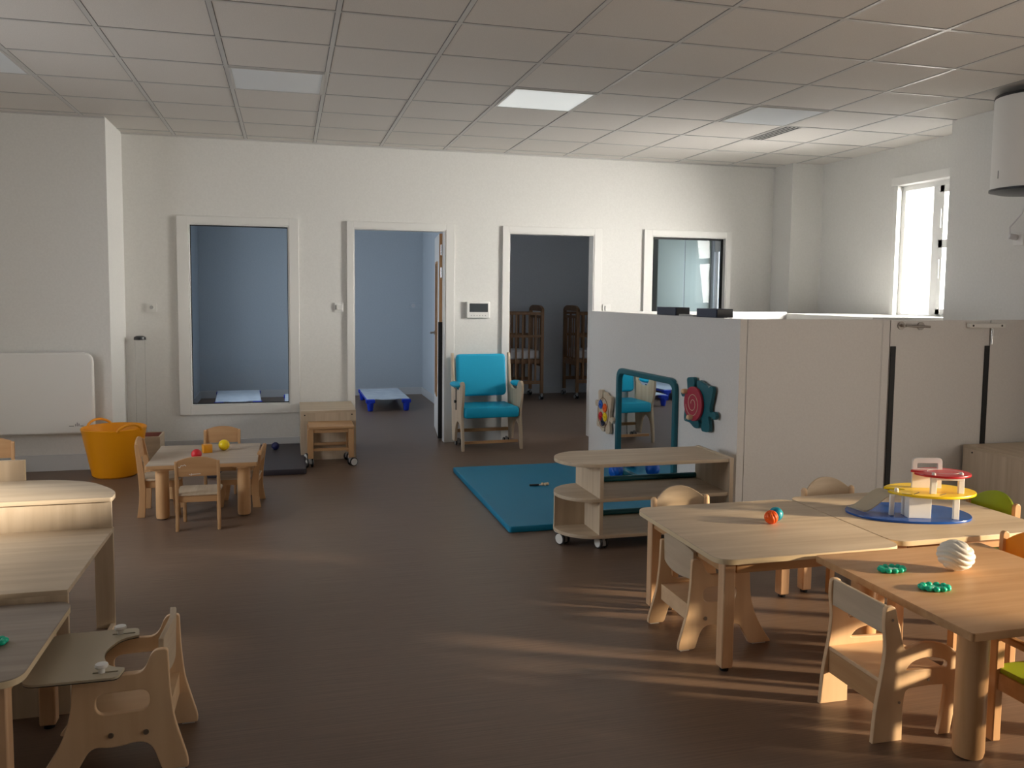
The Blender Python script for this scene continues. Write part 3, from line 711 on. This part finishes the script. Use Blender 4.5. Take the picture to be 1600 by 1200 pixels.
MB().box(-.27, .27, .05, .075, .055, .08).build('front_crossbar', 'beechx', t, .003)

# ------------------------------------------------------------------ mats, tub, box
tag(MB().plate(fillet([(1.29, 4.90, .02), (2.545, 4.90, .02), (2.545, 6.72, .02), (1.29, 6.72, .02)], 4), .04, XY(.0), bevel=.008).build('play_mat', 'teal', None, 0), 'teal padded play mat on the floor in front of the mirror', 'mat')
tag(MB().plate(fillet([(-.62, 6.88, .02), (.135, 6.88, .02), (.135, 8.07, .02), (-.62, 8.07, .02)], 4), .045, XY(.0), bevel=.006).build('floor_mat', 'matgrey', None, 0), 'dark grey floor mat behind the small table', 'mat')
t = thing('flexible_tub', 'yellow-orange flexible rubber tub with two handles by the left corner', 'tub', (-1.32, 7.155, 0))
MB().lathe([(0, .0), (.15, 0), (.165, .012), (.234, .365), (.238, .378), (.232, .384), (.226, .378), (.160, .02), (0, .012)], n=56).build('body', 'tub', t, 0)
for a0 in (PI * .72, PI * 1.72):
    pts = []
    for k in range(17):
        q = k / 16; a = a0 + (q - .5) * .85
        pts.append((.236 * math.cos(a), .236 * math.sin(a), .372 + .05 * math.sin(PI * q) ** .6))
    MB().tube(pts, .010, 10).build('handle', 'tub', t, 0)
t = thing('open_box', 'small pale box with a pinkish inside on the floor beside the tub', 'box', (-1.16, 7.82, 0))
m = MB(); m.box(-.13, .10, -.14, -.125, 0, .21); m.box(-.13, .10, .125, .14, 0, .21); m.box(-.13, -.115, -.125, .125, 0, .21); m.box(.085, .10, -.125, .125, 0, .21); m.box(-.115, .085, -.125, .125, 0, .015)
m.build('walls', 'oakx', t, .002)
MB().box(-.113, .083, .1235, .1249, .02, .205).box(.0835, .0849, -.12, .12, .02, .205).box(-.112, .082, -.12, .12, .0152, .165).build('lining', 'pink', t, 0)

# ------------------------------------------------------------------ wall mirror and puzzles on the partition
t = thing('wall_mirror', 'tall safety mirror with rounded corners and a dark teal frame on the partition', 'mirror', (PX, 5.90, .445))
on_part(t)
a, b = .492, .425
ol = fillet([(-a, -b, .08), (a, -b, .08), (a, b, .10), (-a, b, .10)], 8)
il = fillet([(-a + .045, -b + .045, .05), (a - .045, -b + .045, .05), (a - .045, b - .045, .07), (-a + .045, b - .045, .07)], 8)
MB().plate(ol, .032, YZ(-.0325), holes=[il], bevel=.008).build('frame', 'tealdark', t, 0)
MB().box(-.012, -.001, -a + .02, a - .02, -b + .02, b - .02).build('glass', 'mirror', t, 0)

def pz_outline(s, w, hh):
    # jigsaw-piece board: wavy edges, a slot at top and bottom, a knob on each side
    P = [(-.50, -.42), (-.30, -.44), (-.12, -.52), (.03, -.51), (.055, -.42), (.03, -.33), (.10, -.27), (.17, -.33), (.145, -.42), (.16, -.52), (.22, -.55), (.42, -.52), (.44, -.38), (.40, -.22), (.46, -.20), (.60, -.24), (.66, -.16), (.60, -.08), (.46, -.10), (.44, .0), (.50, .20), (.52, .42),
         (.30, .44), (.12, .50), (-.03, .51), (-.055, .42), (-.03, .33), (-.10, .27), (-.17, .33), (-.145, .42), (-.16, .53), (-.22, .56), (-.42, .52), (-.42, .38), (-.40, .24), (-.46, .22), (-.60, .25), (-.66, .17), (-.60, .09), (-.46, .11), (-.44, 0), (-.50, -.20)]
    return smoothloop([(x * w * s, z * hh) for x, z in P], 5)
t = thing('wall_puzzle', 'teal jigsaw-shaped wall toy with a red spiral disc, right of the mirror', 'wall toy', (PX, 5.085, .735))
on_part(t)
MB().plate(pz_outline(-1, .345, .31), .025, YZ(-.04), bevel=.002).build('board', 'tealdark', t, 0)
MB().cyl((-.042, .03, 0), (-.062, .03, 0), .115, n=48).build('spiral_disc', 'redpz', t, .003, label='crimson disc with a spiral groove')
sp = [(-.0625, .03 + (.018 + .07 * k / 70) * math.cos(k * .18), (.018 + .07 * k / 70) * math.sin(k * .18)) for k in range(70)]
MB().tube(sp, .0022, 6).build('spiral_groove', 'oakx', t, 0)
for y, z in ((.115, .075), (.035, -.09)):
    MB().cyl((-.062, y, z), (-.085, y, z), .017, n=20).sph((-.085, y, z), .017, 16).build('peg', 'ply', t, 0)
for y, z in ((-.14, .13), (.15, -.12)): MB().cyl((-.04, y, z), (-.042, y, z), .006, n=10).build('screw', 'chrome', t, 0)
MB().box(-.015, 0, -.05, .05, -.05, .05).build('wall_spacer', 'grey', t, 0)
t = thing('wall_puzzle', 'wood-coloured jigsaw-shaped wall toy with coloured gears, left of the mirror', 'wall toy', (PX, 6.60, .48))
on_part(t)
MB().plate(pz_outline(-1, .275, .32), .025, YZ(-.04), bevel=.002).build('board', 'oakz', t, 0)
MB().box(-.015, 0, -.05, .05, -.05, .05).build('wall_spacer', 'grey', t, 0)
cols = ['ballblue', 'orange', 'yellow', 'redball', 'navy']
for (y, z), c in zip(((.055, .055), (-.03, .035), (-.035, -.04), (.05, -.045), (.01, -.085)), cols):
    ol = [(y + (.034 + .004 * (k % 2)) * math.cos(2 * PI * k / 28), z + (.034 + .004 * (k % 2)) * math.sin(2 * PI * k / 28)) for k in range(28)]
    MB().plate(ol, .008, YZ(-.049)).cyl((-.049, y, z), (-.056, y, z), .008, n=10).build('gear', c, t, 0)
MB().tube([(-.041, .01 + .105 * math.cos(k * .2), -.01 + .125 * math.sin(k * .2)) for k in range(32)], .003, 6, True).build('groove', 'crib', t, 0)

# dark boxes on top of the partition
bx = tag(MB().box(2.685, 2.80, 5.50, 5.78, PZ, PZ + .058).xf(RP).build('speaker_box', 'navy', None, .004), 'dark navy box on top of the partition, farther from the camera', 'box', 'dark boxes on the partition')
bx2 = tag(MB().box(2.685, 2.81, 4.96, 5.21, PZ, PZ + .058).xf(RP).build('speaker_box', 'navy', None, .004), 'dark navy box on top of the partition, nearer the camera', 'box', 'dark boxes on the partition')
MB().box(2.692, 2.793, 5.496, 5.501, PZ + .006, PZ + .053).xf(RP).build('grille', 'dark', bx, 0)
MB().box(2.692, 2.803, 4.956, 4.961, PZ + .006, PZ + .053).xf(RP).build('grille', 'dark', bx2, 0)
tag(MB().box(2.69, 2.73, 5.26, 5.46, PZ, PZ + .012).xf(RP).build('flat_tray', 'grey', None, .002), 'thin grey strip lying on the partition between two dark boxes', 'strip')

# ------------------------------------------------------------------ water heater and socket on right wall
t = thing('water_heater', 'white cylindrical wall water heater with a dark bottom rim, upper right', 'water heater', (4.705, 4.57, 2.15))
MB().lathe([(.225, .012), (.235, .02), (.235, .60), (.225, .612), (0, .615)], n=48).build('tank', 'white', t, 0)
MB().lathe([(0, -.012), (.19, -.01), (.243, .004), (.243, .018), (.234, .02), (0, .02)], n=48).build('bottom_rim', 'dark', t, 0)
MB().lathe([(.2, .60), (.238, .604), (.232, .622), (0, .64)], n=48).build('top_rim', 'dark', t, 0)
MB().cyl((-.06, -.05, -.06), (-.06, -.05, -.01), .018).build('water_valve', 'heaterred', t, .002, label='red valve')
MB().box(.20, .245, -.1, .1, .1, .5).build('wall_bracket', 'grey', t, 0)
MB().box(-.236, -.2335, .03, .036, .08, .13).build('level_mark', 'grey', t, 0)
t = thing('wall_socket', 'white wall socket with a plug below the water heater', 'socket', (4.95, 4.88, 1.87))
MB().box(-.012, 0, -.045, .045, -.045, .045).build('cover_plate', 'white', t, .004)
MB().cyl((-.012, .01, .01), (-.06, .03, .02), .02).build('plug', 'matt', t, .004)
MB().tube([(-.055, .03, .02), (-.07, .02, .08), (-.05, -.06, .17), (-.10, -.15, .25), (-.2, -.25, .27)], .005, 8).build('cord', 'matt', t, 0)

# ------------------------------------------------------------------ toys
def ball(name, label, cat, x, y, zs, r, m_, fn=None, n=32, sc=(1, 1, 1), rot=None):
    o = MB().sph((0, 0, 0), r, n, sc, fn).build(name, m_, None, 0)
    o.location = (x, y, zs + r * sc[2] - .0003)
    if rot: o.rotation_euler = rot
    return tag(o, label, cat)
ribs = lambda k, d: (lambda v: 1 - d * (abs(math.sin(k * math.atan2(v.y, v.x) / 2 + 2.2 * v.z))) ** 6)
ball('ribbed_ball', 'orange ribbed ball on the oak table, touching the turquoise one', 'ball', 2.035, 3.235, .46, .030, 'orange', ribs(10, .12), 64)
ball('glitter_ball', 'turquoise marbled ball just behind the orange ball', 'ball', 2.083, 3.275, .46, .031, 'balltur')
ball('spiral_ball', 'large white ball with spiral ribs on the beech table', 'ball', 2.345, 2.515, .4625, .056, 'egg', lambda v: 1 - .09 * (1 - abs(math.sin(8.5 * v.z + 1.0 * math.sin(3 * math.atan2(v.y, v.x)) + 1.2 * v.x)) ** .7), 128, (1.2, 1.1, 1), (0, math.radians(8), 0))
ball('yellow_ball', 'yellow ball on the small table', 'ball', -.43, 6.08, .36, .037, 'yellow')
ball('red_ball', 'red ball on the small table, half hidden by the chair back', 'ball', -.58, 5.79, .36, .033, 'redball')
ball('dark_blue_ball', 'dark blue ball on the grey floor mat', 'ball', -.115, 7.76, .045, .035, 'blueball')
tt = tag(MB().plate(fillet([(-.03, -.03, .006), (.03, -.03, .006), (.03, .03, .006), (-.03, .03, .006)], 3), .055, XY(0), bevel=.003).build('toy_block', 'yellow', None, 0), 'orange-yellow toy block beside the red ball on the small table', 'block')
tt.location = (-.535, 6.02, .36); tt.rotation_euler = (0, 0, .3); tt.data.materials[0] = M['orangeseat']
MB().box(.0302, .0312, -.02, .02, .01, .045).build('sticker', 'matt', tt, 0)
ball('blue_play_ball', 'bright blue ball on the teal mat behind the shelf, seen in the mirror', 'ball', 2.44, 6.05, .04, .058, 'ballblue', ribs(8, .08), 48)
ball('blue_play_ball', 'blue ball nearer the far end of the teal mat, seen in the mirror', 'ball', 2.42, 6.40, .04, .05, 'ballblue', ribs(8, .08), 48)
def teether(label, x, y, rz, z=.46, lift=0):
    t = thing('teether', label, 'teether', (x, y, z), rz, 'green gel teethers')
    m = MB()
    for k in range(11):
        a = 2 * PI * k / 11
        m.sph((.045 * math.cos(a), .026 * math.sin(a), .009), .0115, 12, (1, 1, .8))
    m.build('bumpy_ring', 'teeth', t, 0)
    MB().plate([(p.x, p.y) for p in circ(0, 0, .045, .025, 28)], .008, XY(.002), bevel=.001).build('gel_body', 'teeth', t, 0)
teether('dark green gel teether in the shadow of the white ribbed ball', 2.115, 2.565, .0)
teether('bright green gel teether in the sun, nearest the front edge of the beech table', 2.125, 2.365, -.25)
teether('green gel teether cut off at the left edge on the grey-topped table', -.865, 2.74, .3, .40)
# rattle on the mat
t = thing('rattle', 'small wooden rattle with a dark handle lying on the teal mat', 'rattle', (1.80, 5.92, .040))
MB().cyl((-.09, 0, .009), (-.02, 0, .009), .008).build('handle', 'dark', t, .001)
m = MB().cyl((-.02, 0, .008), (.05, 0, .008), .005)
for k, x in enumerate((.01, .03, .05)): m.sph((x, .004 * (-1) ** k, .012), .012, 12)
m.build('bead', 'ply', t, 0)

# --- toy garage
t = thing('toy_garage', 'three-level toy garage with blue base, yellow deck and red roof on the oak table', 'toy garage', (2.755, 3.24, .46), math.radians(-16))
MB().plate(smoothloop([(-.285, .01), (-.22, -.11), (-.08, -.165), (.10, -.165), (.22, -.11), (.265, 0), (.22, .12), (.08, .18), (-.10, .18), (-.23, .12)], 8), .010, XY(.0), bevel=.002).build('base', 'blue', t, 0)
MB().plate([(.085 + .20 * math.cos(a), .0 + .145 * math.sin(a)) for a in [math.radians(-172 + 4 * k) for k in range(84)]] + [(-.03, .008), (-.03, -.012)], .011, XY(.105), bevel=.002).build('deck', 'yellow', t, 0)
MB().plate([(.125 + .128 * math.cos(a), -.015 + .105 * math.sin(a)) for a in [math.radians(-172 + 4 * k) for k in range(84)]] + [(.05, -.008), (.05, -.026)], .010, XY(.192), bevel=.002).build('roof', 'red', t, 0)
MB().box(-.055, .045, -.11, -.03, .010, .105).build('lift_block', 'pvc', t, .002)
for x, y, z0, z1, w_ in ((.15, -.115, .01, .105, .026), (.10, .09, .01, .105, .02), (-.11, -.06, .01, .105, .02), (.06, -.085, .116, .192, .026), (.19, -.07, .116, .192, .026)):
    MB().box(x - w_ / 2, x + w_ / 2, y - .007, y + .007, z0, z1).build('post', 'pvc', t, .002)
MB().box(.05, .20, -.080, -.070, .176, .192).build('beam', 'pvc', t, .002)
MB().plate(fillet([(.02, .116), (.155, .116), (.155, .256, .02), (.02, .256, .02)], 5), .012, XZ(.035), holes=[fillet([(.04, .205, .004), (.135, .205, .004), (.135, .232, .004), (.04, .232, .004)], 3)], bevel=.001).build('carry_handle', 'pvc', t, 0)
for x, y, z in ((.06, -.085, .205), (.19, -.07, .205), (-.085, -.045, .125)): MB().cyl((x, y, z - .01), (x, y, z), .009).sph((x, y, z), .009, 16).build('peg', 'pvc', t, 0)
MB().cyl((-.085, -.045, .10), (-.085, -.045, .12), .008).build('peg_stem', 'pvc', t, 0)
m = MB(); n = 12; vs = []
for k in range(n + 1):
    q = k / n; x = -.235 + .135 * q; y = .035 - .035 * q; z = .011 + .094 * (q * q * (3 - 2 * q)); w_ = .045
    vs.append([m.bm.verts.new(p) for p in ((x - .02, y + w_, z), (x + .02, y - w_, z), (x + .02, y - w_, z + .006), (x - .02, y + w_, z + .006))])
for r0, r1 in zip(vs[:-1], vs[1:]):
    for i in range(4): m.bm.faces.new((r0[i], r0[(i + 1) % 4], r1[(i + 1) % 4], r1[i]))
m.bm.faces.new(vs[0]); m.bm.faces.new(list(reversed(vs[-1])))
m.build('ramp', 'tray', t, 0, label='grey curved ramp')
m = MB()
for x0, y0, x1, y1 in ((-.03, -.10, .01, -.06), (.08, -.11, .12, -.08), (.19, -.06, .22, -.02), (-.08, -.09, -.04, -.105), (.10, .06, .15, .04)):
    m.bar((x0, y0, .1165), (x1, y1, .1165), .004, .001)
m.build('road_line', 'dark', t, 0)
m = MB().tube([(.14 + .07 * math.cos(k * .2), -.01 + .05 * math.sin(k * .2), .2022) for k in range(32)], .0012, 5, True)
m.build('landing_circle', 'pvc', t, 0)

# ------------------------------------------------------------------ dormitory cots
def cot(label, loc, rotz, L_=1.2, W_=.54):
    t = thing('cot_bed', label, 'cot', loc, rotz, 'low stackable cots in the dormitory')
    for sx in (-1, 1):
        for sy in (-1, 1):
            x, y = sx * (W_ / 2 - .05), sy * (L_ / 2 - .04)
            MB().box(x - .055, x + .055, y - .04, y + .04, .10, .145).cyl((x, y, 0), (x, y, .11), .03, .045).build('corner_leg', 'cotblue', t, .008)
    for sx in (-1, 1): MB().tube([(sx * (W_ / 2 - .02), -L_ / 2 + .06, .125), (sx * (W_ / 2 - .02), L_ / 2 - .06, .125)], .014).build('side_rail', 'cotblue', t, 0)
    ol = fillet([(-W_ / 2 + .01, -L_ / 2 + .04), (-W_ / 2 + .15, -L_ / 2 + .04, .01), (-W_ / 2 + .19, -L_ / 2 - .01, .01), (W_ / 2 - .19, -L_ / 2 - .01, .01), (W_ / 2 - .15, -L_ / 2 + .04, .01), (W_ / 2 - .01, -L_ / 2 + .04), (W_ / 2 - .01, L_ / 2 - .02), (-W_ / 2 + .01, L_ / 2 - .02)], 3)
    MB().plate(ol, .010, XY(.143), bevel=.002).build('fabric_bed', 'sheet', t, 0)
    return t
c1 = cot('low cot with blue corner legs seen through the left doorway', (1.19, 10.98, 0), 0)
copytree(c1, (-.60, 11.05, 0), .05, 'low cot behind the glass, left of the two seen through the tall window')
copytree(c1, (.22, 10.55, 0), 0, 'low cot behind the glass, cut by the right side of the tall window')

# ------------------------------------------------------------------ cribs
def crib(label, x0, x1, end_x, hand):
    t = thing('crib', label, 'crib', (0, 0, 0), 0, 'wooden cribs on casters')
    yf, yr = 11.15, 11.72
    for x in (x0, x1):
        for y in (yf, yr):
            MB().box(x - .022, x + .022, y - .02, y + .02, .09, 1.25).build('corner_post', 'crib', t, .004)
            caster(t, x, y - .01, .09, .03, 'grey', .3)
    m = MB()
    for y in (yf, yr):
        m.box(x0 + .022, x1 - .022, y - .012, y + .012, 1.17, 1.205)
        m.box(x0 + .022, x1 - .022, y - .012, y + .012, .86, .895)
        m.box(x0 + .022, x1 - .022, y - .012, y + .012, .22, .265)
    for x in (x0, x1):
        m.box(x - .012, x + .012, yf + .02, yr - .02, 1.12, 1.16); m.box(x - .012, x + .012, yf + .02, yr - .02, .46, .54)
    m.build('rail', 'crib', t, .002)
    for x in (x0, x1):
        ol = fillet([(yf - .02, 1.22, .0), (yr + .02, 1.22), (yr + .02, 1.26, .03), (yr - .1, 1.30, .08), (yf + .1, 1.30, .08), (yf - .02, 1.26, .03)], 6)
        MB().plate(ol, .034, YZ(x - .017)).build('end_arch', 'crib', t, .002)
    m = MB(); n = int((x1 - x0) / .085)
    for k in range(1, n):
        x = x0 + (x1 - x0) * k / n
        m.box(x - .013, x + .013, yf - .006, yf + .006, .265, .86); m.box(x - .011, x + .011, yf + .0, yf + .01, .895, 1.17); m.box(x - .013, x + .013, yr - .006, yr + .006, .265, 1.17)
    for x in (x0, x1):
        for k in range(1, 6):
            y = yf + (yr - yf) * k / 6; m.box(x - .006, x + .006, y - .011, y + .011, .54, 1.12)
    m.build('slat', 'crib', t, 0, kind='stuff')
    MB().box(x0 + .02, x1 - .02, yf + .02, yr - .02, .50, .56).build('bed_base', 'crib', t, .002)
    MB().box(x0 + .03, x1 - .03, yf + .03, yr - .03, .56, .68).build('mattress', 'matt', t, .02)
crib('wooden crib seen through the right doorway, left of the two', 2.36, 3.375, 3.375, 1)
crib('wooden crib seen through the right doorway, right of the two', 3.89, 4.95, 3.89, -1)
# sage cabinet in the crib room, seen through window_2
t = thing('tall_cabinet', 'tall pale cabinet with two doors behind the small upper window', 'cabinet', (4.98, 10.42, 0))
MB().box(-.38, .37, -.28, .28, .0, 2.3).build('body', 'cabwhite', t, .002)
MB().box(-.38, -.012, -.30, -.281, .02, 2.28).build('door', 'cabwhite', t, .002)
MB().box(.0, .37, -.30, -.281, .02, 2.28).build('door', 'cabwhite', t, .002)
MB().box(-.013, .001, -.296, -.281, .02, 2.28).build('door_gap', 'grey', t, 0)
